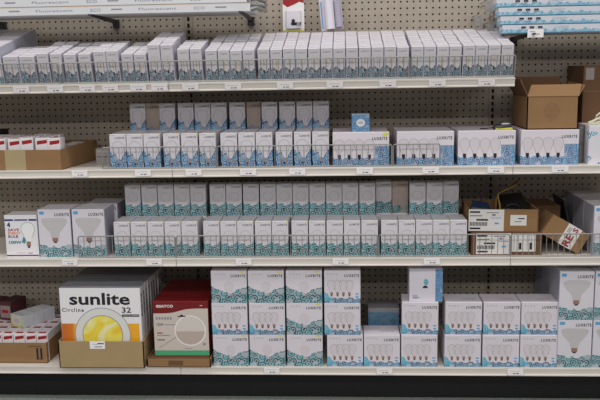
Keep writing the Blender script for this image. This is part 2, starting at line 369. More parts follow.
def k_onelamp(w, h, d):
    mb = MB(); mb.carton(-w/2+.02, w/2-.02, 0, d, 0, h, p_single, .05); y = -.012
    bulb_outline(mb, 0, .9, 1.3, 2.3, y, fill=m_glass, line=m_lgrey, sock=m_lgrey)
    mb.text('LUXRITE', .3, h-.95, .4, y, m_ink, width=w*.40, spacing=1.3, bold=.03)
    for i in range(4): mb.rect(-w*.38+i*.42, -w*.38+i*.42+.22, h-.62, h-.42, y, m_lgrey)
    mb.rect(w*.30, w*.44, h-.26, h-.06, y, m_yellow)
    return mb.mesh('single_lamp_carton')
def k_flood(w, h, d):
    mb = MB(); mb.carton(-w/2+.02, w/2-.02, 0, d, 0, h, p_flood, .06); y = -.012; cz = h*.52
    R_ = w*.40; t = h-1.25
    pts = [(-R_, t-.45), (-R_*.93, t-.15), (-R_*.6, t), (R_*.6, t), (R_*.93, t-.15), (R_, t-.45), (R_*.84, t-1.1), (R_*.36, t-2.2), (R_*.27, t-3.0), (-R_*.27, t-3.0), (-R_*.36, t-2.2), (-R_*.84, t-1.1)]
    mb.poly([(a, y, c) for a, c in reversed(pts)], m_spotlight)
    mb.poly([(a, y-.004, c) for a, c in ((-R_*.97, t-.45), (R_*.97, t-.45), (R_*.88, t-.62), (-R_*.88, t-.62))], m_lgrey)
    mb.rect(-R_*.22, R_*.22, t-3.55, t-2.98, y, m_copper); mb.rect(-R_*.12, R_*.12, t-3.75, t-3.55, y, m_ink)
    mb.text('LUXRITE', w*.02, h-.98, .45, y, m_ink, width=w*.44, spacing=1.3, bold=.03)
    mb.rect(-w*.44, -w*.30, h-.72, h-.28, y, m_sky)
    return mb.mesh('floodlight_carton')
m_bluecorner = pattern_mat('blue_corner_print', (150, 200, 220), (44, 138, 170), (110, 186, 206), 9, .1, .42, .8)

# ------------------------------------------------------------------ upper shelf, tilted: rows of slim cartons
# (x0, x1, height, boxes deep)
SLIM = [(-21.36-2.3, -21.36, 4.05, 4), (-21.3, -19.0, 4.05, 4), (-18.75, -17.02, 4.35, 5), (-16.83, -15.1, 4.35, 5), (-14.85, -13.05, 4.2, 5), (-12.76, -10.97, 4.2, 5),
        (-10.58, -8.8, 4.6, 4), (-8.76, -6.96, 4.6, 4), (-6.67, -4.94, 4.12, 5), (-4.81, -3.05, 4.12, 5), (-2.84, -1.07, 5.35, 6), (-.97, .81, 5.35, 6), (1.38, 3.05, 4.65, 4), (3.12, 4.8, 4.65, 4)]
x = 5.25
for (a, n) in ((5.25, 4), (12.62, 4), (19.62, 4), (26.62, 4), (33.82, 4), (40.85, 4)):
    for i in range(n): SLIM.append((a+i*1.745, a+i*1.745+1.7, 4.38 if a < 7 else 4.44, 7 if a > 7 else 7))
protos = {}
for ci, (x0, x1, h, n) in enumerate(SLIM):
    wd = round(x1-x0, 1); key = (wd, h)
    if key not in protos: protos[key] = k_slim(wd, h)
    rx = random.uniform(-.02, .02)
    for r in range(n):
        j = r*1.7; xx = (x0+x1)/2+rx+(random.uniform(-.022, .022) if ci > 7 else 0); zz = 0
        which = 'front' if r == 0 else f'{ORD(r+1)} back'
        o = link('slim_carton', protos[key], shelf1(xx, 1.15+j*1.035, -.1), (ALPHA, 0, random.uniform(-.01, .01)), None,
             f'slim white bulb carton on the tilted shelf, {which} in the {ORD(ci+1)} column from left', 'box', 'slim bulb cartons on the tilted shelf')
        o.scale = (1, 1, random.uniform(.972, 1.0))
# taller boxes at the far left of the tilted shelf
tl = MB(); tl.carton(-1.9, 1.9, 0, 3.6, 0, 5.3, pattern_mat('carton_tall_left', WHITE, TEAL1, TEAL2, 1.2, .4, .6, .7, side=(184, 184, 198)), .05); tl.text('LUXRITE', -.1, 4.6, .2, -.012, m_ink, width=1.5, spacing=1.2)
tlm = tl.mesh('tall_bulb_carton')
for c in range(2):
    for r in range(4):
        link('tall_carton', tlm, shelf1(-25.75-c*3.95, 1.15+r*3.62, -.1), (ALPHA, 0, 0), None,
             f"tall wide bulb carton at the left of the tilted shelf, {'front' if r == 0 else ORD(r+1)} in {'outer' if c else 'inner'} row", 'box', 'tall wide cartons at the left of the tilted shelf')

# ------------------------------------------------------------------ middle shelf: blue cartons
blue_me = k_single(2.42, 5.0, p_blue, 'blue_bulb_carton')
XB = [-8.12, -5.62, -3.1, -.24, 2.36, 4.98, 8.01, 10.57, 13.16, 15.99, 18.6, 21.16]
DZ2 = -19.78-.11
for ci, xc in enumerate(XB):
    for r in range(3):
        link('bulb_carton', blue_me, (xc+random.uniform(-.04, .04), -15.2+r*2.4, DZ2), (0, 0, random.uniform(-.015, .015)), None,
             f"white bulb carton with blue print, lower tier, {['front', 'second', 'third'][r]} in {ORD(ci+1)} column from left", 'box', 'blue-printed bulb cartons')
XBB = [-6.82, -4.9+.0, -2.55, .55, 3.12, 5.6, 8.41, 10.9, 13.3, 16.0, 18.65, 21.27]
brown_me = k_single(2.2, 5.0, pattern_mat('carton_kraft', (182, 164, 152), BLUE1, BLUE2, 1.5, .5, .5, .4), 'kraft_bulb_carton')
XBB = [-6.85, -4.65, -2.3, .55, 3.12, 5.6, 8.41, 10.85, 13.3, 16.0, 18.6, 21.1]
for ci, xc in enumerate(XBB):
    kr = ci in (1, 7)
    for tier in (0, 1):
        o = link('bulb_carton', brown_me if (kr and tier) else blue_me, (xc, -8.0+(.5 if kr else 0), DZ2+tier*4.02), (0, 0, random.uniform(-.01, .01)), None,
             f"{'brownish' if kr and tier else 'white'} bulb carton with blue print, {'upper' if tier else 'under the upper'} tier at back, {ORD(ci+1)} from left", 'box', 'blue-printed bulb cartons in the back row')
        if not tier: o.scale = (1, 1, .8)
wide_me = k_wide(8.0, 4.88, 9.5, 'wide_bulb_carton')
o = link('wide_carton', wide_me, (26.9, -15.2, DZ2), label='wide white four-lamp carton with blue print and yellow corner sticker, small blue box on top', cat='box', group='wide blue bulb cartons')
st = MB(); st.poly([(3.1, -.02, 4.2), (3.75, -.02, 4.35), (3.85, -.02, 4.8), (3.25, -.02, 4.8)], m_yellow); st.poly([(3.2, .1, 4.9), (3.9, .1, 4.9), (3.8, .6, 4.9), (3.1, .5, 4.9)], m_yellow)
link('yellow_sticker', st.mesh('yellow_sticker'), parent=o, pos=(0, 0, 0))
for xc, lb in ((36.0, 'wide white four-lamp carton with blue print behind the short wire fence'), (44.56, 'wide white four-lamp carton with blue print, small yellow-black packet on top'), (53.3, 'wide white four-lamp carton with blue print under the open cardboard box')):
    link('wide_carton', wide_me, (xc, -15.2, DZ2), label=lb, cat='box', group='wide blue bulb cartons')
cb = MB(); cb.carton(-1.25, 1.25, 0, 2.4, 0, 2.45, p_cube, .05); cb.disc(0, 1.25, .62, .55, -.012, m_white, 16); cb.text('LED', -.35, 1.12, .28, -.02, m_ink, width=.7)
link('cube_carton', cb.mesh('cube_carton'), (26.9, -14.2, DZ2+4.9), (0, 0, .02), None, 'small blue patterned cube box standing on a wide white carton', 'box')
sb = MB(); sb.carton(0, 5.6, 0, 6, 0, 5.4, p_star, .06); link('star_carton', sb.mesh('star_carton'), (58.6, -15.3, DZ2), label='white carton speckled with blue marks at right edge under prongs', cat='box')

# ------------------------------------------------------------------ third shelf: teal cartons
teal_me = k_single(2.42, 5.2, p_teal, 'teal_bulb_carton', pear=False)
DZ3 = -32.87-.11
XT = [-8.2, -5.66, -3.14, -.64, 1.86, 5.05, 7.58, 10.08, 12.63, 15.15, 18.0, 20.55, 23.08, 25.58, 28.1, 30.97, 33.48, 35.96, 38.4, 40.85]
for ci, xc in enumerate(XT):
    for r in range(2):
        link('bulb_carton', teal_me, (xc+random.uniform(-.03, .03), -15.2+r*2.38, DZ3), (0, 0, random.uniform(-.012, .012)), None,
             f"white bulb carton with teal swirls, lower tier, {['front', 'second', 'third'][r]} in {ORD(ci+1)} column from left", 'box', 'teal-printed bulb cartons')
XTB = [-7.6, -5.05, -2.55, -.05, 2.42, 5.39, 7.87, 10.45, 13.02, 15.5, 17.96, 20.46, 22.95, 25.4, 27.93, 30.44, 32.9, 35.4, 37.9, 40.4]
kt_me = k_single(2.42, 5.2, pattern_mat('carton_kraft_teal', (188, 168, 158), TEAL1, TEAL2, 1.25, .35, .6, .5), 'kraft_teal_carton', pear=False)
for ci, xc in enumerate(XTB):
    dy = 1.3 if ci in (15, 16) else (.8 if ci == 19 else 0)
    for tier in (0, 1):
        o = link('bulb_carton', kt_me if (ci == 16 and tier) else teal_me, (xc, -10.4+dy, DZ3+tier*5.22), (0, 0, random.uniform(-.01, .01)), None,
             f"{'brownish' if ci == 16 and tier else 'white'} bulb carton with teal swirls, {'upper' if tier else 'under the upper'} tier at back, {ORD(ci+1)} from left", 'box', 'teal-printed bulb cartons in the back row')
        if tier: o.scale = (1, 1, .92)
flood_me = k_flood(4.95, 7.15, 4.8)
link('floodlight_carton', flood_me, (-18.2, -15.2, DZ3), label='floodlight carton with teal print between the four-pack box and the wire fence', cat='box', group='floodlight cartons on the third shelf')
for r in range(3):
    wh = ['front', 'middle', 'rearmost'][r]
    if r < 2: link('floodlight_carton', flood_me, (-13.1+.5*r, -15.2+r*5.1, DZ3), (0, 0, -.01), None, f'floodlight carton with teal print partly behind the wire fence, {["front", "rear"][r]} of two', 'box', 'floodlight cartons on the third shelf')
    link('floodlight_carton', flood_me, (62.2, -15.4+r*4.9, DZ3), label=f'floodlight carton at right edge beside the box with red letters, {wh} of its row', cat='box', group='floodlight cartons on the third shelf')
# four-pack with dark band
fp = MB(); fp.carton(-2.45, 2.45, 0, 3.4, 0, 6.3, mat('four_pack_white', (232, 228, 232), .4), .05); y = -.012
fp.rect(-2.4, 2.4, 5.45, 5.72, y, m_navy); fp.text('LUXLITE', -1.1, 5.50, .22, y-.01, m_white, width=2.3) if False else None
fp.rect(-1.1, 1.2, 5.38, 5.8, y-.004, m_white); fp.text('FEIT', -1, 5.42, .3, y-.01, m_navy, width=2.0, bold=.01) if False else fp.rect(-.95, 1.05, 5.48, 5.7, y-.01, m_navy)
fp.text('4', -2.1, 4.5, .75, y, m_navy, bold=.04)
fp.text('SAVE', -2.0, 3.9, .42, y, m_red, width=1.7, bold=.02); fp.text('ENERGY', -2.0, 3.4, .42, y, m_orange, width=1.9, bold=.02); fp.text('BULB', -2.0, 2.9, .4, y, m_navy, width=1.5, bold=.02)
fp.text('100W', -1.95, 1.98, .48, y-.01, m_teal, width=1.9, bold=.04)
fp.rect(-2.4, 2.4, .12, .3, y, m_navy); fp.rect(-.9, .4, .55, .64, y, m_lgrey); fp.rect(.8, 1.5, .5, .6, y, m_red)
bulb_outline(fp, 1.0, 1.35, 2.1, 3.9, y, fill=mat('printed_white_bulb', (236, 236, 234), .4), line=m_teal)
fp.poly([(.0, y-.012, 2.2), (.45, y-.012, 2.0), (.6, y-.012, 2.6), (.25, y-.012, 3.1)], m_teal)
link('four_pack_carton', fp.mesh('four_pack_carton'), (-23.35, -15.0, DZ3), (0, 0, .02), None, 'white four-pack lamp box with dark blue band and orange lettering, leftmost', 'box')

# ------------------------------------------------------------------ base shelf
DZ4 = -49.4-.11
quad_me = k_quad(5.3, 4.84, 4.4); one_me = k_onelamp(5.3, 4.84, 4.4)
COL = [(7.5, 'TQT', 'first'), (13.0, 'TQT', 'second'), (18.5, 'TTT', 'third'), (24.1, 'QQQ', 'fourth')]
tier_n = ['top', 'middle', 'bottom']
for (xc, kinds, nm) in COL:
    for t, k in enumerate(kinds):
        for r in range(1):
            dx = .35 if (xc > 24 and t == 2) else 0
            link('four_lamp_carton' if k == 'Q' else 'single_lamp_carton', quad_me if k == 'Q' else one_me, (xc+dx+random.uniform(-.04, .04), -16.0+r*4.5, DZ4+(2-t)*4.86), (0, 0, random.uniform(-.01, .01)), None,
                 f"{'four-lamp carton' if k == 'Q' else 'teal-swirl carton'} on base shelf, {tier_n[t]} of the {nm} stack from left" + (', rear one' if r else ''), 'box', 'lamp cartons stacked three high on the base shelf')
link('four_lamp_carton', quad_me, (29.85, -16, DZ4), label='four-lamp carton on the base shelf with nothing on top, lettered top flap showing', cat='box', group='low stacks of four-lamp cartons')
for (xc, nm, y0) in ((35.3, 'with an upright box on it', -16.0), (41.6, 'first right of the box on end', -16.0), (47.1, 'middle of the right three', -16.0), (52.5, 'beside the floodlight cartons', -16.0)):
    for t in range(2):
        for r in range(1):
            link('four_lamp_carton', quad_me, (xc+(.1 if t else 0), y0+r*4.5+(.3 if t else 0), DZ4+t*4.86), (0, 0, (-.05 if t and xc < 36 else random.uniform(-.012, .012))), None,
                 f"four-lamp carton, {'upper' if t else 'lower'} of the two-high stack {nm}" + (', rear' if r else ''), 'box', 'low stacks of four-lamp cartons')
bx = MB(); bx.carton(-2.4, 2.4, 0, 5.2, 0, 4.9, mat('carton_end_white', (226, 220, 230), .45), .05); y = -.012
bx.rect(1.35, 2.38, .03, 4.87, y, p_cube); bx.disc(.0, 2.9, .35, .5, y, m_bluecorner, 12); bx.disc(-.1, 2.0, .38, .38, y, m_ink, 12, 0, math.pi); bx.rect(-1.9, -1.2, .4, 1.0, y, m_lgrey); bx.rect(-1.9, -.9, .5, .6, y-.01, m_sky)
link('carton_on_end', bx.mesh('carton_on_end'), (36.25, -15.3, DZ4+2*4.86), (0, 0, -.03), None, 'white carton turned on end with blue strip at right, atop a stack', 'box')
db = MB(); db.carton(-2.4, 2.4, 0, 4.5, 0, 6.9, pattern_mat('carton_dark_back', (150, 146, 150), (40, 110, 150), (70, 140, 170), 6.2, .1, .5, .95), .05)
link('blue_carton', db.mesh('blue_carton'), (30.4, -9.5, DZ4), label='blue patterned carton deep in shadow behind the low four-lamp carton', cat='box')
for (xc, nm) in ((57.6, 'beside the four-lamp cartons'), (62.6, 'at the right edge')):
    for t in range(2):
        for r in range(3):
            link('floodlight_carton', flood_me, (xc, -16+r*4.9, DZ4+t*7.17), label=f"{'upper' if t else 'lower'} floodlight carton on the base shelf {nm}, {['front', 'middle', 'rear'][r]}", cat='box', group='floodlight cartons on the base shelf')

# circular lamp cartons (white, black tops) in a cardboard tray
def sun_mesh():
    W, H, T = 12.1, 11.95, 1.45
    mb = MB(); mb.carton(-W/2, W/2, 0, T-.04, 0, H, mat('circline_white', (234, 230, 232), .35), .04); y = -.012
    mb.poly([(-W/2+.01, .0, H+.012), (W/2-.01, .0, H+.012), (W/2-.01, T-.01, H+.012), (-W/2+.01, T-.01, H+.012)], m_sun_top)
    mb.rect(-3, 2.2, 0, 0.001, 0, m_grey) if False else mb.poly([(-3.2, .5, H+.02), (1.8, .5, H+.02), (1.8, .85, H+.02), (-3.2, .85, H+.02)], m_grey)
    mb.text('sunlite', -4.6, 9.35, 1.85, y, mat('black_print', (38, 36, 42), .35), width=9.1, bold=.026)
    mb.text('Circline', -5.8, 8.3, .6, y, m_ink, width=3.3, spacing=1.25, bold=.015)
    mb.text('32', 3.2, 8.15, .85, y, m_ink, width=1.4, bold=.02); mb.rect(3.2, 5.8, 7.55, 7.92, y, m_ink); mb.text('COOL WHITE', 3.35, 7.65, .18, y-.01, m_white, width=2.5)
    mb.rect(-W/2+.05, W/2-.35, .1, 6.5, y, m_sunpanel)
    cx, cz = .15, 4.75
    mb.disc(cx, cz, 4.15, 4.15, y-.01, mat('lamp_ring_white', (222, 220, 216), .4), 40); mb.ring(cx, cz, 4.1, 4.2, y-.014, m_grey, 40); mb.disc(cx, cz, 3.0, 3.0, y-.016, m_sunswirl, 36); mb.ring(cx, cz, 2.95, 3.06, y-.02, m_grey, 36)
    # spine lettering on the right-hand edge
    vs, fs, Wt, Ht = glyphs('sunlite', .03, 1); b0 = len(mb.v); k = mb.mid(m_ink)
    for (a, c) in vs: mb.v.append((W/2+.012, .35+c*.75/Ht, 11.0-a*3.6/Wt))
    for f in fs: mb.f.append(tuple(b0+q for q in f)); mb.mi.append(k)
    return mb.mesh('circular_lamp_carton'), W, T
def ramp_mat(name, kind):
    m = bpy.data.materials.new(name); m.use_nodes = True; nt = m.node_tree; N = nt.nodes.new; K = nt.links.new; b = nt.nodes['Principled BSDF']; b.inputs['Roughness'].default_value = .35
    tc = N('ShaderNodeTexCoord'); sp = N('ShaderNodeSeparateXYZ'); K(tc.outputs['Object'], sp.inputs[0]); r = N('ShaderNodeValToRGB')
    if kind == 'panel':
        mr = N('ShaderNodeMapRange'); mr.inputs[1].default_value = -6.1*I; mr.inputs[2].default_value = 6*I; K(sp.outputs[0], mr.inputs[0]); K(mr.outputs[0], r.inputs[0])
        r.color_ramp.elements[0].color = s2l((196, 104, 34)); r.color_ramp.elements[1].color = s2l((240, 176, 40)); e = r.color_ramp.elements.new(.14); e.color = s2l((214, 120, 34)); e = r.color_ramp.elements.new(.2); e.color = s2l((244, 200, 70)); e = r.color_ramp.elements.new(.86); e.color = s2l((242, 170, 36))
    else:
        no = N('ShaderNodeTexNoise'); no.inputs['Scale'].default_value = 9; no.inputs['Distortion'].default_value = 1.5; K(tc.outputs['Object'], no.inputs['Vector']); K(no.outputs[0], r.inputs[0])
        r.color_ramp.elements[0].position = .22; r.color_ramp.elements[0].color = s2l((240, 186, 50)); r.color_ramp.elements[1].position = .56; r.color_ramp.elements[1].color = s2l((238, 232, 190)); e = r.color_ramp.elements.new(.42); e.color = s2l((238, 222, 80))
    K(r.outputs[0], b.inputs['Base Color']); return m
m_sunpanel = ramp_mat('orange_panel_print', 'panel'); m_sunswirl = ramp_mat('yellow_swirl_print', 'swirl')
sun_me, SW, ST = sun_mesh()
for r in range(9):
    link('circular_lamp_carton', sun_me, (-11.65+r*.03+random.uniform(-.05, .05), -16.6+r*1.5, DZ4+.22), (0, 0, random.uniform(-.002, .002)), None,
         'large white and orange circular-lamp carton with black lettering, ' + ('front one in the pale tray' if r == 0 else f'{ORD(r+1)} from the front'), 'box', 'circular-lamp cartons in the pale cardboard tray')
def tray(name, W, Dp, hf, hs, hb, m, label, pos, rot=0, t=.14, floor=True, extra=None, skew=0, group=None):
    """open cardboard tray: origin at the front left bottom corner, walls hf (front), hs (sides at back end), hb (back); skew moves the back right corner"""
    mb = MB(); P = [(0, 0), (W, 0), (W+skew, Dp), (0, Dp)]
    mb.hexa([(P[0][0], 0, 0), (P[1][0], 0, 0), (P[2][0], Dp, 0), (P[3][0], Dp, 0)]+[(P[0][0], 0, t*.5), (P[1][0], 0, t*.5), (P[2][0], Dp, t*.5), (P[3][0], Dp, t*.5)], m)
    def wall(a, c, ha, hc):
        a, c = Vector(a), Vector(c); d = (c-a).normalized(); n = Vector((-d.y, d.x))*t
        q = [a, c, c+n, a+n]; mb.hexa([(p.x, p.y, 0) for p in q]+[(q[0].x, q[0].y, ha), (q[1].x, q[1].y, hc), (q[2].x, q[2].y, hc), (q[3].x, q[3].y, ha)], m)
    wall(P[0], P[1], hf, hf); wall(P[1], P[2], hf, hs); wall(P[2], P[3], hb, hb); wall(P[3], P[0], hs, hf)
    return link(name, mb.mesh(name), pos, (0, 0, rot), None, label, 'cardboard tray', group)
tr = tray('cardboard_tray', 12.8, 14.2, 4.1, 4.6, 4.6, m_card_l, 'pale cardboard tray holding the large circular-lamp cartons', (-18.05, -17.35, -49.39))
pt = MB(); pt.rect(4.75, 7.05, 2.95, 4.15, -.03, m_tag); pt.rect(5.2, 6.0, 3.6, 3.7, -.04, m_lgrey); pt.rect(5.9, 6.9, 3.7, 3.85, -.04, m_ink); pt.rect(5.5, 6.6, 3.2, 3.35, -.04, m_grey)
link('price_sticker', pt.mesh('price_sticker'), parent=tr, pos=(0, 0, 0))

# red topped lamp cartons
def red_mesh():
    W, H, T = 8.25, 8.45, 1.5; g = mat('warm_grey_print', (204, 192, 182), .3)
    mb = MB(); mb.carton(-W/2, W/2, 0, T-.04, 0, H, mat('red_gloss_card', (116, 22, 24), .3), .04); y = -.012
    n = 16; top = [(-W/2+.05+(W-.1)*i/n, 6.85+.42*math.sin(-2.4+i/n*4.2)) for i in range(n+1)]
    top = [(a, 6.65+.75*(1/(1+math.exp(-(a+.2)*1.6))))  for a, _ in top]
    mb.poly([(-W/2+.05, y, .9)]+[(W/2-.05, y, .9)]+[(a, y, c) for a, c in reversed(top)], g)
    mb.rect(-W/2+.05, W/2-.05, .15, .95, y, m_green)
    mb.text('SATCO', -W/2+.95, 7.55, .42, y, m_white, width=2.1, bold=.03); mb.ring(-W/2+.72, 7.76, .1, .22, y, m_white, 10)
    mb.rect(2.9, 3.3, 7.8, 7.88, y, m_white)
    cx, cz = 1.35, 4.0
    mb.disc(cx, cz, 2.3, 2.3, y-.006, mat('panel_lamp_print', (214, 204, 196), .4), 32); mb.ring(cx, cz, 2.2, 2.36, y-.01, m_white, 32); mb.disc(cx, cz, 2.15, 2.15, y-.012, mat('panel_lamp_shade', (188, 170, 160), .4), 24, math.pi+.05, 2*math.pi-.05)
    mb.rect(-.45, .75, 6.12, 6.28, y-.01, m_ink); mb.disc(.15, 6.28, .25, .2, y-.01, m_ink, 10, 0, math.pi)
    mb.text('T9 RING', -W/2+.4, 5.75, .42, y-.01, m_grey, width=2.3) if False else [mb.rect(-W/2+.4+i*.42, -W/2+.68+i*.42, 5.7, 6.12, y-.01, m_grey) for i in range(6)]
    mb.text('12W', -W/2+.5, 4.75, .42, y-.01, m_ink, width=1.0, bold=.01); mb.rect(-.9-1.6, .0, 4.85, 4.98, y-.004, m_grey)
    mb.rect(-W/2+.5, -W/2+1.3, 3.55, 3.72, y-.01, m_red); mb.rect(-W/2+.5, -W/2+2.4, 3.2, 3.34, y-.01, m_grey); mb.rect(-W/2+1.4, -W/2+2.0, 3.2, 3.34, y-.014, m_green); mb.rect(-W/2+.5, -W/2+1.6, 2.5, 2.64, y-.01, m_ink)
    mb.poly([(-W/2+.6, y-.01, 1.3), (-W/2+.75, y-.01, 1.3), (-.7, y-.01, 3.0), (-.75, y-.01, 3.1)], m_grey); mb.rect(3.2, 3.6, 1.7, 2.1, y-.01, m_grey); mb.rect(.4, 1.5, 1.2, 1.3, y-.01, m_grey)
    return mb.mesh('red_lamp_carton')
red_me = red_mesh()
for r in range(8):
    link('red_lamp_carton', red_me, (.2+random.uniform(-.06, .06), -16.0+r*1.52, DZ4+1.45), (0, 0, random.uniform(-.01, .01)), None,
         'grey and red round-lamp carton with green foot, ' + ('front one on the low tray' if r == 0 else f'{ORD(r+1)} from the front'), 'box', 'red-topped lamp cartons on the low tray')
tr = tray('cardboard_tray', 9.5, 13.6, 1.25, 1.5, 1.5, m_card, 'low brown cardboard tray under the red-topped lamp cartons', (-4.95, -16.9, -49.39))
fl = MB(); fl.box(.3, 9.2, .3, 13.3, .1, 1.3, m_card_d); link('insert', fl.mesh('insert'), parent=tr, pos=(0, 0, 0))
tp = MB(); tp.rect(3.2, 5.4, .25, 1.0, -.02, m_card_d); link('tape', tp.mesh('tape'), parent=tr, pos=(0, 0, 0))

# trays with small red and white boxes
def small_red(w, h, d, name):
    mb = MB(); mb.carton(-w/2, w/2, 0, d, 0, h, mat('small_box_white', (226, 220, 222), .45), .04); y = -.012
    mb.poly([(-w*.36, y, h*.78), (w*.44, y, h*.83), (w*.44, y, h*.94), (-w*.36, y, h*.90)], m_red)
    mb.rect(-w*.35, w*.3, h*.40, h*.47, y, m_grey); mb.poly([(-w*.4, .2, h+.01), (w*.3, .2, h+.01), (w*.3, d*.4, h+.01), (-w*.4, d*.4, h+.01)], m_red)
    return mb.mesh(name)
tr = tray('cardboard_tray', 19.6, 13.0, 2.95, 3.2, 3.2, m_card, 'long brown cardboard tray with beige tape holding red and white boxes', (-35.9, -16.0, DZ2+.01), skew=1.3)
tp = MB(); tp.rect(11.4, 14.45, .04, 2.97, -.02, m_tape); tp.poly([(11.4, -.02, 2.97), (14.45, -.02, 2.97), (14.45, .16, 2.99), (11.4, .16, 2.99)], m_tape); link('tape', tp.mesh('tape'), parent=tr, pos=(0, 0, 0))
sr = small_red(1.85, 4.55, 2.0, 'small_red_box')
for i in range(7):
    for r in range(3):
        if i == 0 or (i < 6): pass
        link('small_lamp_box', sr, (-29.6+i*2.03+(.15 if i % 2 else 0), -15.3+r*2.6+random.uniform(0, .15), DZ2+.12-(.05*i % .2)-(1.1 if r else 0)+(1.1 if r else 0)-(.0 if r == 0 else .0)), (0, 0, random.uniform(-.05, .05)), None,
             f"small red and white lamp box in the long tray, {['front', 'second', 'third'][r]} row, {ORD(i+1)} from left", 'box', 'small lamp boxes in the long tray') if not (r and i == 6) else None
low = MB(); low.carton(-.9, .9, 0, 4.2, 0, 3.0, mat('pale_flat_box', (196, 190, 188), .5), .04); low.rect(-.6, .6, 2.3, 2.8, -.012, m_red); low_me = low.mesh('flat_lamp_box')
for i in range(2):
    link('flat_lamp_box', low_me, (-17.6+i*.0+.1*i, -13.6+i*4.6, DZ2+.12), (0, 0, -.05), None, f"pale flat lamp box at the right end of the long tray, {['nearer', 'farther'][i]} one", 'box', 'flat lamp boxes in the long tray')
g = MB(); g.carton(-1.1, 1.1, 0, 3, 0, 2.4, mat('clear_pack_grey', (156, 150, 148), .3), .05); g.rect(-.9, .9, 1.1, 1.2, -.012, m_ink); g.rect(-.9, .9, 1.9, 2.0, -.012, m_lgrey)
link('grey_pack', g.mesh('grey_pack'), (-12.1, -9.5, DZ2), label='small grey plastic pack between long cardboard tray and blue cartons', cat='pack')
g = MB(); g.carton(-1.6, 1.6, 0, 3, 0, 5.1, mat('black_box', (26, 28, 34), .5), .05); g.rect(-1.4, 1.4, 3.9, 4.1, -.012, m_teal)
link('black_box', g.mesh('black_box'), (-30.6, -6.6, DZ2+.12), label='black box at the far left behind the small red and white boxes', cat='box')
# base shelf left tray
tr = tray('cardboard_tray', 18, 12.0, 3.2, 3.3, 3.3, m_card, 'brown cardboard tray at lower left holding rows of small pinkish boxes', (-38.7, -15.3, DZ4+.01), skew=.4)
mk = MB(); mk.rect(16.4, 16.7, .7, 2.4, -.02, m_ink); mk.rect(17.0, 17.3, .7, 2.4, -.02, m_ink); mk.rect(16.3, 17.4, .6, .7, -.02, m_ink); mk.rect(15.2, 17.2, 2.6, 2.75, -.02, m_card_d); link('printed_arrows', mk.mesh('printed_arrows'), parent=tr, pos=(0, 0, 0))
sr2 = small_red(1.7, 4.34, 2.4, 'small_pink_box')
for i in range(7):
    for r in range(4):
        link('small_lamp_box', sr2, (-32.2+i*1.78, -14.7+r*2.5, DZ4+.12), (0, 0, random.uniform(-.03, .03)), None,
             f"small red and white box in the lower left tray, {['front', 'second', 'third', 'rear'][r]} row, {ORD(i+1)} from left", 'box', 'small lamp boxes in the lower left tray')
yb = MB(); yb.carton(-1.5, 1.5, 0, 2.0, 0, 1.95, mat('pale_blue_box', (198, 200, 206), .5), .04); y = -.012
yb.rect(-1.45, 1.45, .05, 1.9, y, mat('box_end_white', (206, 204, 196), .5)); yb.rect(-1.4, -1.15, .1, 1.85, y-.01, m_yellow); yb.rect(1.1, 1.4, .1, 1.85, y-.01, m_yellow); yb.rect(-1.4, 1.4, .1, .3, y-.01, m_yellow); yb.rect(-.6, .7, .7, 1.4, y-.01, m_lgrey)
yb.poly([(-1.3, .3, 1.96), (1.2, .3, 1.96), (1.2, .8, 1.96), (-1.3, .8, 1.96)], m_lgrey); yb_me = yb.mesh('yellow_box'); a = -.55
for i in range(3):
    d = i*2.04; link('yellow_lamp_box', yb_me, (-26.6-d*math.sin(a), -11.6+d*math.cos(a), DZ4+4.48), (0, 0, a), None, f"small white box with yellow-edged end lying askew on the lower left tray, {['nearest', 'middle', 'farthest'][i]}", 'box', 'yellow-edged boxes lying on the tray')
dr = MB(); dr.carton(-1.1, 1.1, 0, 4.0, 0, 3.0, mat('maroon_box', (84, 46, 48), .5), .04); dr.rect(-.95, .95, .4, 2.4, -.012, mat('maroon_grey', (146, 130, 130), .5)); dr.rect(-.6, .6, 1.2, 1.7, -.02, m_red); dr_me = dr.mesh('maroon_box')
for i in range(2):
    link('maroon_lamp_box', dr_me, (-32.6+i*2.75, -8.4+i*.2, DZ4+4.48), (0, 0, -.25), None, f"small maroon and grey box lying on the lower left tray behind the yellow-edged ones, {['left', 'right'][i]}", 'box', 'maroon boxes lying on the tray')

# ------------------------------------------------------------------ open cardboard box with flaps
e = empty('open_cardboard_box', (50.15, -14.5, DZ2+4.89), 'open brown cardboard box with raised flaps standing on a wide white carton', 'cardboard box')
mb = MB(); W, H, Dp, t = 7.1, 4.55, 9.5, .15
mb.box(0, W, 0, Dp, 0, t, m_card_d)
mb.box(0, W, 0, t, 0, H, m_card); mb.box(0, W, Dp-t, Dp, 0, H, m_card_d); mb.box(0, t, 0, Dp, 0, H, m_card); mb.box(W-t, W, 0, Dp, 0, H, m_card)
link('box_body', mb.mesh('box_body'), parent=e)
def flap(pts, m, name='flap'):
    q = [Vector(p) for p in pts]; n = (q[1]-q[0]).cross(q[3]-q[0]).normalized()*.13
    mb = MB(); mb.hexa([tuple(p) for p in q]+[tuple(p+n) for p in q], m); link(name, mb.mesh(name), parent=e)
flap([(0, .05, H), (W, .05, H), (W+.6, 1.2, H+1.6), (.75, 1.2, H+1.6)], m_card)
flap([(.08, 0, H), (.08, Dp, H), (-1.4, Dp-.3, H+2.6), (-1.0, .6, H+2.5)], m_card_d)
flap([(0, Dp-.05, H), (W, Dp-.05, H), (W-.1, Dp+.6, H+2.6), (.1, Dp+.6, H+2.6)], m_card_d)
flap([(W-.08, 0.3, H), (W-.08, Dp, H), (W+1.0, Dp-.3, H+1.9), (W+.9, .8, H+1.6)], m_card)
em = MB(); em.ring(3.45, 2.6, .95, 1.05, -.015, m_stamp := mat('faded_stamp_ink', (132, 102, 74), .8), 24); em.ring(3.45, 2.6, .55, .62, -.015, m_stamp, 18)
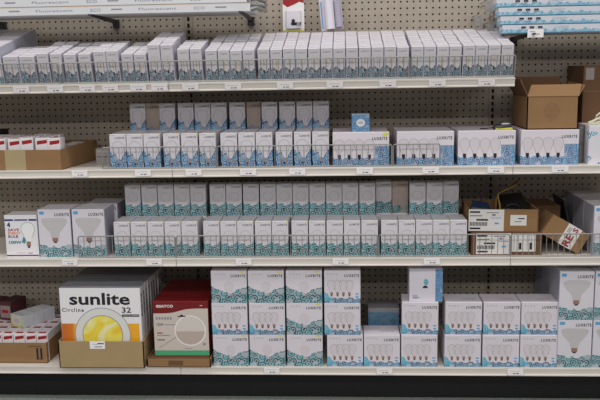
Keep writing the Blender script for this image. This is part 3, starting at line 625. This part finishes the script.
for a in range(6):
    c, s_ = math.cos(a*math.pi/3), math.sin(a*math.pi/3); em.disc(3.45+c*.78, 2.6+s_*.78, .12, .1, -.018, m_stamp, 8)
em.rect(3.1, 3.8, 2.75, 2.85, -.018, m_stamp); em.rect(3.15, 3.75, 2.45, 2.55, -.018, m_stamp); em.rect(3.3, 3.6, 1.2, 1.35, -.018, m_stamp)
link('round_stamp', em.mesh('round_stamp'), parent=e)
# brown box further right, sealed with a grey label
mb = MB(); mb.box(0, 8, 0, 8.5, 0, 8.3, m_card_d); e = link('cardboard_box', mb.mesh('cardboard_box'), (59.3, -9.2, DZ2+5.3), label='dark brown sealed cardboard box at the upper right edge behind prongs', cat='cardboard box')
lb = MB(); lb.rect(.3, 1.5, 6.3, 8.0, -.02, mat('grey_label', (150, 140, 136), .5)); lb.rect(.1, 7.9, 4.6, 4.68, -.02, m_card); link('grey_label', lb.mesh('grey_label'), parent=e, pos=(0, 0, 0))
mb = MB(); mb.box(0, 8, 0, 8.3, 0, 5.28, m_card_d); link('cardboard_box', mb.mesh('lower_cardboard_box'), (59.4, -9.2, DZ2), label='brown cardboard box behind the blue-speckled carton, under another brown box', cat='cardboard box')
# folded plastic prongs lying on the speckled carton
mb = MB(); mp = mat('ivory_plastic', (206, 204, 180), .35)
mb.tube([(0, 0, .35), (.5, 0, .5), (1.2, 0, .9), (2.2, -.1, 1.1)], .2, mp, 8); mb.tube([(.2, 0, .3), (.9, 0, .3), (1.6, 0, .55), (2.6, 0, .45)], .16, mp, 8); mb.tube([(.9, .1, .75), (1.1, .1, 1.3), (1.6, .1, 1.75)], .13, mp, 8); mb.tube([(1.4, .1, .9), (1.9, .1, 1.5), (2.3, .1, 1.9)], .13, mp, 8); mb.tube([(0, 0, .2), (2.2, 0, .17)], .16, mp, 8)
link('plastic_clips', mb.mesh('plastic_clips'), (58.75, -14.2, DZ2+5.36), label='pale ivory plastic prongs lying on the blue-speckled carton', cat='plastic clips')
# grey tins between
def lathe(prof, m, n=18):
    mb = MB(); k = mb.mid(m)
    for (r, z) in prof:
        for j in range(n): mb.v.append((r*math.cos(2*math.pi*j/n), r*math.sin(2*math.pi*j/n), z))
    for i in range(len(prof)-1):
        for j in range(n): mb.f.append((i*n+j, i*n+(j+1) % n, (i+1)*n+(j+1) % n, (i+1)*n+j)); mb.mi.append(k)
    mb.f.append(tuple(reversed(range(n)))); mb.mi.append(k); mb.f.append(tuple((len(prof)-1)*n+j for j in range(n))); mb.mi.append(k); return mb
m_tin = mat('dull_tin', (120, 116, 112), .35, metal=.3)
tinme = lathe([(.5, 0), (.55, .05), (.55, 2.3), (.5, 2.4), (.5, 2.5), (.56, 2.55), (.56, 2.7)], m_tin).mesh('tin')
for i, (px_, z) in enumerate(((57.95, 0), (57.95, 2.72))): link('grey_tin', tinme, (px_, -13.2, DZ2+z), label=f"small dull grey tin beside the speckled carton, {['lower', 'upper'][i]} of two", cat='tin', group='dull grey tins')
# packet on a wide carton
mb = MB(); mb.hexa([(-1.3, 0, 0), (1.3, 0, 0), (1.3, 1.6, 0), (-1.3, 1.6, 0), (-1.1, .2, .55), (1.1, .1, .75), (1.0, 1.3, .9), (-1.0, 1.3, .7)], mat('black_packet', (40, 38, 40), .3))
e = link('packet', mb.mesh('packet'), (47.1, -13.9, DZ2+4.89), label='small crumpled black, yellow and white packet lying on a wide carton', cat='packet')
mb = MB(); mb.poly([(-1.2, -.03, .02), (1.25, -.03, .02), (1.2, .04, .3), (-1.0, .05, .22)], m_yellow); mb.poly([(-.2, .1, .72), (.9, .08, .78), (.85, .9, .9), (-.2, .9, .86)], m_white); link('packet_label', mb.mesh('packet_label'), parent=e, pos=(0, 0, 0))
mb = MB(); mb.tube([(-3.2, .4, .1), (-2.2, .2, .14), (-1.2, .6, .3), (-.4, .5, .12)], .09, m_glossblack, 6); link('cord', mb.mesh('cord'), (47.1, -13.4, DZ2+4.9), label='thin black cord trailing left of the crumpled packet', cat='cord')

# ------------------------------------------------------------------ parcels on the third shelf, right
def label_lines(mb, x0, x1, z0, z1, y, m=None):
    mb.rect(x0, x1, z0, z1, y, m_label); h = z1-z0; w_ = x1-x0; y -= .01
    mb.rect(x0+.03*w_, x0+.32*w_, z1-.16*h, z1-.08*h, y, m_ink); mb.rect(x0+.5*w_, x0+.85*w_, z1-.16*h, z1-.12*h, y, m_grey)
    mb.rect(x0+.03*w_, x0+.38*w_, z1-.32*h, z1-.26*h, y, m_grey); mb.rect(x0+.66*w_, x0+.76*w_, z1-.30*h, z1-.2*h, y, m_grey); mb.rect(x0+.62*w_, x0+.93*w_, z1-.40*h, z1-.37*h, y, m_sky)
    mb.rect(x0+.22*w_, x0+.55*w_, z1-.52*h, z1-.44*h, y, m_ink)
    for i in range(12): mb.rect(x0+(.04+i*.042)*w_, x0+(.065+i*.042)*w_, z1-.76*h, z1-.58*h, y, m_ink)
    mb.rect(x0+.74*w_, x0+.86*w_, z1-.68*h, z1-.6*h, y, m_sky); mb.rect(x0+.04*w_, x0+.34*w_, z1-.92*h, z1-.84*h, y, m_ink)
mb = MB(); mb.box(0, 10.0, 0, 8.5, 0, 3.25, m_card_d); e = link('parcel_box', mb.mesh('parcel_box'), (42.75, -14.9, DZ3), (0, 0, .0), None, 'flat brown parcel with two white labels under the open tray of wires', 'cardboard box')
lb = MB(); label_lines(lb, .65, 5.6, .15, 3.2, -.02); link('shipping_label', lb.mesh('shipping_label'), parent=e, pos=(0, 0, 0))
lb = MB(); lb.rect(5.75, 9.1, .5, 3.05, -.02, m_label)
for i in range(5): lb.rect(6.0+i*.62, 6.08+i*.62, .7, 2.9, -.03, m_grey)
for i in (1, 3): lb.rect(6.0+i*.75, 6.35+i*.75, .8, 1.8, -.035, m_ink)
link('shipping_label', lb.mesh('shipping_label2'), parent=e, pos=(0, 0, 0))
tr = tray('open_parcel_box', 9.9, 8.3, 3.3, 3.3, 3.3, m_card, 'open brown box of tangled wires with large white shipping label', (42.35, -14.3, DZ3+3.36), rot=0, t=.16); tr['category'] = 'cardboard box'
tr.rotation_euler = (0, .012, -.02)
lb = MB(); label_lines(lb, -.0, 5.0, .1, 3.25, -.02); lb.rect(5.9, 8.2, .95, 2.5, -.02, m_label); lb.rect(7.0, 7.9, 1.9, 2.05, -.03, m_ink); lb.rect(6.5, 7.5, 1.45, 1.6, -.03, m_grey)
link('shipping_label', lb.mesh('shipping_label3'), parent=tr, pos=(0, 0, 0))
def wire_run(name, pts, r, m, pos, label):
    # smooth Catmull-Rom path
    P = [Vector(p) for p in pts]; out = []
    for i in range(len(P)-1):
        a, b_, c, d = P[max(0, i-1)], P[i], P[i+1], P[min(len(P)-1, i+2)]
        for k in range(5):
            t = k/5; out.append(.5*((2*b_)+(c-a)*t+(2*a-5*b_+4*c-d)*t*t+(3*b_-a-3*c+d)*t**3))
    out.append(P[-1]); mb = MB(); mb.tube(out, r, m, 6); return link(name, mb.mesh(name), pos, label=label, cat='wire', group='loose wires in the open parcel box')
ox, oy, oz = 42.4, -14.2, DZ3+3.45
wire_run('wire', [(4.55, .5, .5), (4.5, .5, 3.4), (4.6, 2.5, 4.9), (6, 3.5, 5.4), (7.6, 4.5, 6.0), (8.2, 5.5, 6.6)], .1, mat('yellow_wire', (150, 124, 62), .5), (ox, oy, oz), 'yellow wire rising to the right out of the open parcel box')
wire_run('wire', [(3.9, .4, .4), (3.9, .4, 3.6), (4.6, 2.8, 4.7), (6.6, 4.5, 5.8), (8.0, 5.5, 6.5), (7.4, 6.4, 5.6), (6.2, 6.9, 5.0)], .09, mat('tan_wire', (126, 98, 56), .5), (ox, oy, oz), 'tan looped wire rising highest out of the open parcel box')
wire_run('wire', [(2.6, 4.8, .3), (2.6, 4.8, 4.4), (3.6, 5, 5.4), (5.4, 5.2, 5.6), (6.3, 5.4, 5.7), (6.9, 6, 5.2), (7.2, 6.6, 4.9)], .1, mat('purple_wire', (92, 44, 92), .5), (ox, oy, oz), 'purple wire looping at the back of the open parcel box')
wire_run('wire', [(5.2, .38, .4), (5.3, .36, 3.2), (6.2, .36, 3.75), (7.2, .38, 3.3), (7.4, .4, .4)], .1, mat('black_wire', (24, 22, 24), .5), (ox, oy, oz), 'black wire arching at the front of the open parcel box')
mb = MB(); mb.hexa([(.4, .6, .15), (4.4, .6, .15), (4.2, 3.6, .15), (.4, 3.6, .15), (.6, 1.4, 3.3), (3.4, 1.2, 3.0), (3.2, 3.2, 3.7), (1.0, 3.4, 4.0)], mat('blue_bag', (34, 48, 76), .3)); link('blue_bag', mb.mesh('blue_bag'), (ox, oy, DZ3+3.36), label='dark blue plastic bag in the left of the open parcel box', cat='plastic bag')
mb = MB(); mb.hexa([(4.8, .6, .15), (9.3, .6, .15), (9.3, 7.2, .15), (4.8, 7.2, .15), (5.2, 1.2, 3.2), (9.0, 1.0, 2.8), (8.8, 6.8, 4.6), (5.4, 6.8, 4.2)], mat('black_bag', (24, 22, 26), .35)); link('black_bag', mb.mesh('black_bag'), (ox, oy, DZ3+3.36), label='black plastic bag filling the right of the open parcel box', cat='plastic bag')
# tilted box with red letters
th = math.radians(30.4); e = empty('tilted_parcel_box', (57.95, -14.6, DZ3+.02), 'brown parcel box leaning on its corner with red letters on white tape', 'cardboard box', None, (0, 0, .05))
def rot(p): x_, y_, z_ = p; return (-x_*math.cos(th)+z_*math.sin(th), y_, x_*math.sin(th)+z_*math.cos(th))
# local: x to the left along the lower edge, z along the right end
def rb(mb, x0, x1, y0, y1, z0, z1, m):
    mb.hexa([rot((x1, y0, z0)), rot((x0, y0, z0)), rot((x0, y1, z0)), rot((x1, y1, z0)), rot((x1, y0, z1)), rot((x0, y0, z1)), rot((x0, y1, z1)), rot((x1, y1, z1))], m)
mb = MB(); rb(mb, 0, 6.1, 0, 4.2, 0, 3.2, m_card); link('box_body', mb.mesh('tilted_body'), parent=e)
mb = MB(); rb(mb, 1.28, 3.48, -.03, 4.23, -.02, 3.23, m_label); link('white_tape', mb.mesh('white_tape'), parent=e)
vs, fs, Wt, Ht = glyphs('RE', .03, 1); mb = MB(); k = mb.mid(m_red)
# letters read upward along the tape
for (a, c) in vs: mb.v.append(rot((1.85+c*1.1/Ht, -.045, .12+a*1.75/Wt)))
for f in fs: mb.f.append(f); mb.mi.append(k)
vs, fs, Wt, Ht = glyphs('S', .03, 1); b0 = len(mb.v)
for (a, c) in vs: mb.v.append(rot((1.75+c*.8/Ht, -.045, 2.45+a*.6/Wt)))
for f in fs: mb.f.append(tuple(b0+q for q in f)); mb.mi.append(k)
k2 = m_grey
for i in range(3): 
    mb.poly([rot((3.2-i*.2, -.045, 2.0)), rot((3.1-i*.2, -.045, 2.0)), rot((3.1-i*.2, -.045, 2.8)), rot((3.2-i*.2, -.045, 2.8))], k2)
link('red_lettering', mb.mesh('red_lettering'), parent=e)
mb = MB(); mb.box(0, 4.4, 0, 7, 0, 5.8, m_card_d); link('cardboard_box', mb.mesh('rear_brown_box'), (52.9, -7.2, DZ3), (0, 0, .04), None, 'dark brown box in the shade behind the leaning parcel', 'cardboard box')
mb = MB(); mb.hexa([(0, 0, 0), (.25, 0, 0), (.25, 6.5, 0), (0, 6.5, 0), (-1.6, 0, 6.6), (-1.35, 0, 6.6), (-1.35, 6.5, 6.6), (-1.6, 6.5, 6.6)], mat('dark_panel_board', (52, 50, 54), .5)); mb.box(-.1, .3, -.1, 6.6, -0.0, .3, m_glossblack); link('dark_panel', mb.mesh('dark_panel'), (59.3, -6.9, DZ3), label='dark flat board leaning behind the parcel with red letters', cat='board')

# ------------------------------------------------------------------ tube cartons overhead
def tube_mesh(L, name, style):
    mb = MB(); h, d = 1.14, 2.3; pm = p_tube if style == 'blue' else mat('tube_carton_white', (214, 214, 216), .5)
    mb.box(0, L, 0, d, 0, h, pm); y = -.012
    if style == 'blue':
        mb.rect(0, L, 0, .09, y, mat('tube_edge_blue', (60, 128, 160), .5))
        for j in range(3):
            o_ = 2.6+j*13
            for i in range(3): mb.rect(o_+i*1.15, o_+i*1.15+.62, .62, .92, y-.004, m_ink); mb.disc(o_+i*1.15+.3, .6, .25, .12, y-.006, m_grey, 8)
            mb.text('LUXRITE', o_+4.6, .66, .24, y, m_grey, width=1.9, spacing=1.3)
    else:
        mb.rect(0, L, h-.08, h, y, m_orange_pale)
        for j in range(3):
            o_ = 2.0+j*15; mb.text('Fluorescent', o_, .4, .34, y, m_navy2, width=5.4); mb.text('ECO', o_+8, .35, .4, y, m_navy2, width=1.5); mb.rect(o_+11, o_+12.6, .5, .7, y, m_grey)
    return mb.mesh(name)
m_orange_pale = mat('pale_orange_edge', (214, 190, 160), .5); m_navy2 = mat('faded_blue_ink', (128, 130, 158), .5)
blue_tube = tube_mesh(48, 'blue_tube', 'blue'); white_tube = tube_mesh(48, 'white_tube', 'white')
for j in range(4):
    for r in range(4):
        link('tube_carton', blue_tube, (46.75-.3*j+(.4*r if r else 0), -13.0+r*2.4, -1.62+j*1.2), label=f"long white and blue tube carton, upper right stack, {['lowest', 'second', 'third', 'fourth'][j]} layer, {['front', 'second', 'third', 'rear'][r]} row", cat='box', group='long blue tube cartons at upper right')
for j in range(3):
    for r in range(4):
        link('tube_carton', white_tube, (-36.6-.5*j, -13.0+r*2.4, 2.2+j*1.2), label=f"long off-white tube carton, upper left stack, {['lowest', 'second', 'third'][j]} layer, {['front', 'second', 'third', 'rear'][r]} row", cat='box', group='long white tube cartons at upper left')
# crumpled film on the right end of the left stack
mb = MB(); m_film = mat('clear_film', (128, 128, 124), .2); n = 9
for i in range(6):
    zc = 2.45+i*.68; mb.tube([(11.5, -12.7, zc), (12.3, -12.9, zc+.15*(-1)**i), (13.0, -12.4, zc-.1), (13.2, -11.0, zc+.1), (13.1, -9.0, zc)], .34, m_film, 7)
link('plastic_film', mb.mesh('plastic_film'), label='crumpled clear plastic film around the end of the off-white tube cartons', cat='plastic film')
# arms holding them
for xx, z, nm in ((-11.6, 2.15, 'under the off-white tube cartons, left'), (10.0, 2.15, 'under the off-white tube cartons, right'), (-30, 2.15, 'under the off-white tube cartons, far left'), (51.0, -1.65, 'under the blue tube cartons, left'), (86, -1.65, 'under the blue tube cartons, right')):
    mb = MB(); md = mat('dark_bracket', (64, 66, 70), .5, metal=.4); mb.hexa([(-.15, -14, -.2), (.15, -14, -.2), (.15, -.2, -.7), (-.15, -.2, -.7), (-.15, -14, 0), (.15, -14, 0), (.15, -.2, 0), (-.15, -.2, 0)], md); mb.box(-.5, .5, -.5, -.02, -1.3, .0, md)
    link('support_arm', mb.mesh('support_arm'), (xx, 0, z), label='dark steel support arm '+nm, cat='bracket', group='support arms for the tube cartons')
mb = MB(); mb.box(0, 2.2, -.04, 0, -1.15, 0, m_tag); mb.rect(.3, 1.0, -.4, -.3, -.05, m_grey); mb.rect(.5, 1.7, -.75, -.62, -.05, m_grey)
link('price_tag', mb.mesh('hanging_price_tag'), (50.2, -13.15, -1.1), label='white price card hanging from the blue tube cartons at upper right', cat='price tag')

# ------------------------------------------------------------------ things hanging on the pegboard
def hook(mb, x, y0, z): mb.tube([(x, .3, z), (x, y0-.6, z), (x, y0-.8, z+.2)], .07, m_wire)
e = empty('hanging_pack', (16.9, -3.0, -.4), 'red-topped white blister card hanging on the pegboard', 'blister pack')
mb = MB(); mb.box(-1.65, 1.65, 0, .06, 0, 6.8, m_white); card1 = link('card', mb.mesh('blister_card'), parent=e)
mb = MB(); mb.poly([(-1.62, -.02, 4.2), (-.9, -.02, 3.7), (.1, -.02, 4.1), (.9, -.02, 4.5), (1.62, -.02, 4.3), (1.62, -.02, 6.75), (-1.62, -.02, 6.75)], m_red); link('red_header', mb.mesh('red_header'), parent=card1); mb = MB(); mb.rect(-1.62, 1.62, .03, .25, -.02, m_yellow); link('yellow_strip', mb.mesh('yellow_strip'), parent=card1)
mb = MB(); mb.carton(-1.2, 1.2, -.5, 0, .5, 3.3, mat('blister_shell', (222, 218, 224), .2), .2); bl1 = link('blister', mb.mesh('blister'), parent=e)
mb = MB(); mb.rect(-.35, 1.2, .95, 1.4, -.53, m_ink); mb.disc(0, 1.6, .28, .28, -.83, m_ink, 10); mb.disc(.8, 1.1, .3, .3, -.84, m_grey, 10); link('blister_content', mb.mesh('blister_content'), parent=bl1)
mb = MB(); hook(mb, 0, -1, 6.5+.0); link('hook', mb.mesh('hook'), parent=e)
e = empty('hanging_clamshell', (23.1, -3.4, -.3), 'pale clear clamshell pack hanging slightly crooked on the pegboard', 'blister pack', None, (0, -.08, 0))
mb = MB(); mb.box(-1.9, 1.5, 0, .08, 0, 7.2, mat('clamshell_card', (214, 204, 212), .3)); link('card', mb.mesh('clamshell_card'), parent=e)
mb = MB(); mb.carton(-1.1, .2, -1.0, 0, .2, 5.0, mat('clamshell_shell', (226, 222, 232), .12), .3); mb.carton(.35, 1.4, -.7, 0, .4, 4.6, mat('clamshell_shade', (176, 170, 186), .15), .2); link('blister', mb.mesh('clamshell_blister'), parent=e)
mb = MB(); mb.rect(-1.2, .8, 4.7, 5.0, -.02, m_navy2); mb.rect(-1.3, -.4, 5.2, 5.4, -.02, m_orange); mb.rect(-1.75, -1.55, .4, 4.4, -.02, m_sky); link('card_print', mb.mesh('clamshell_print'), parent=e)
mb = MB(); hook(mb, 0, -1, 7.0); link('hook', mb.mesh('hook2'), parent=e)
for i, (xx, z) in enumerate(((44.6, 1.0), (45.9, 3.0), (46.3, -.2), (47.2, 1.4))):
    e = empty('peg_hook', (xx, 0, z), f"wire peg hook with clear clip hanging left of the blue tube cartons, {['lower left', 'upper', 'lower right', 'right'][i]} one", 'peg hook', 'peg hooks by the blue tube cartons')
    mb = MB(); mb.tube([(0, .3, 0), (0, -5.5-i*.5, 0), (0, -5.8-i*.5, .25)], .08, m_wire); mb.tube([(0, .1, .5), (0, -5-i*.5, .5)], .06, m_wire); link('hook_wire', mb.mesh('hook_wire'), parent=e)
    mb = MB(); mb.box(-.5, .5, -5.75-i*.5, -5.6-i*.5, -1.25, .4, mat('clip_grey', (150, 146, 142), .25)); mb.tube([(-.5, -5.7-i*.5, -1.2), (-.2, -5.7-i*.5, -1.7), (.3, -5.7-i*.5, -1.5)], .09, m_wire); link('clip', mb.mesh('clip'), parent=e)
bpy.context.view_layer.update()
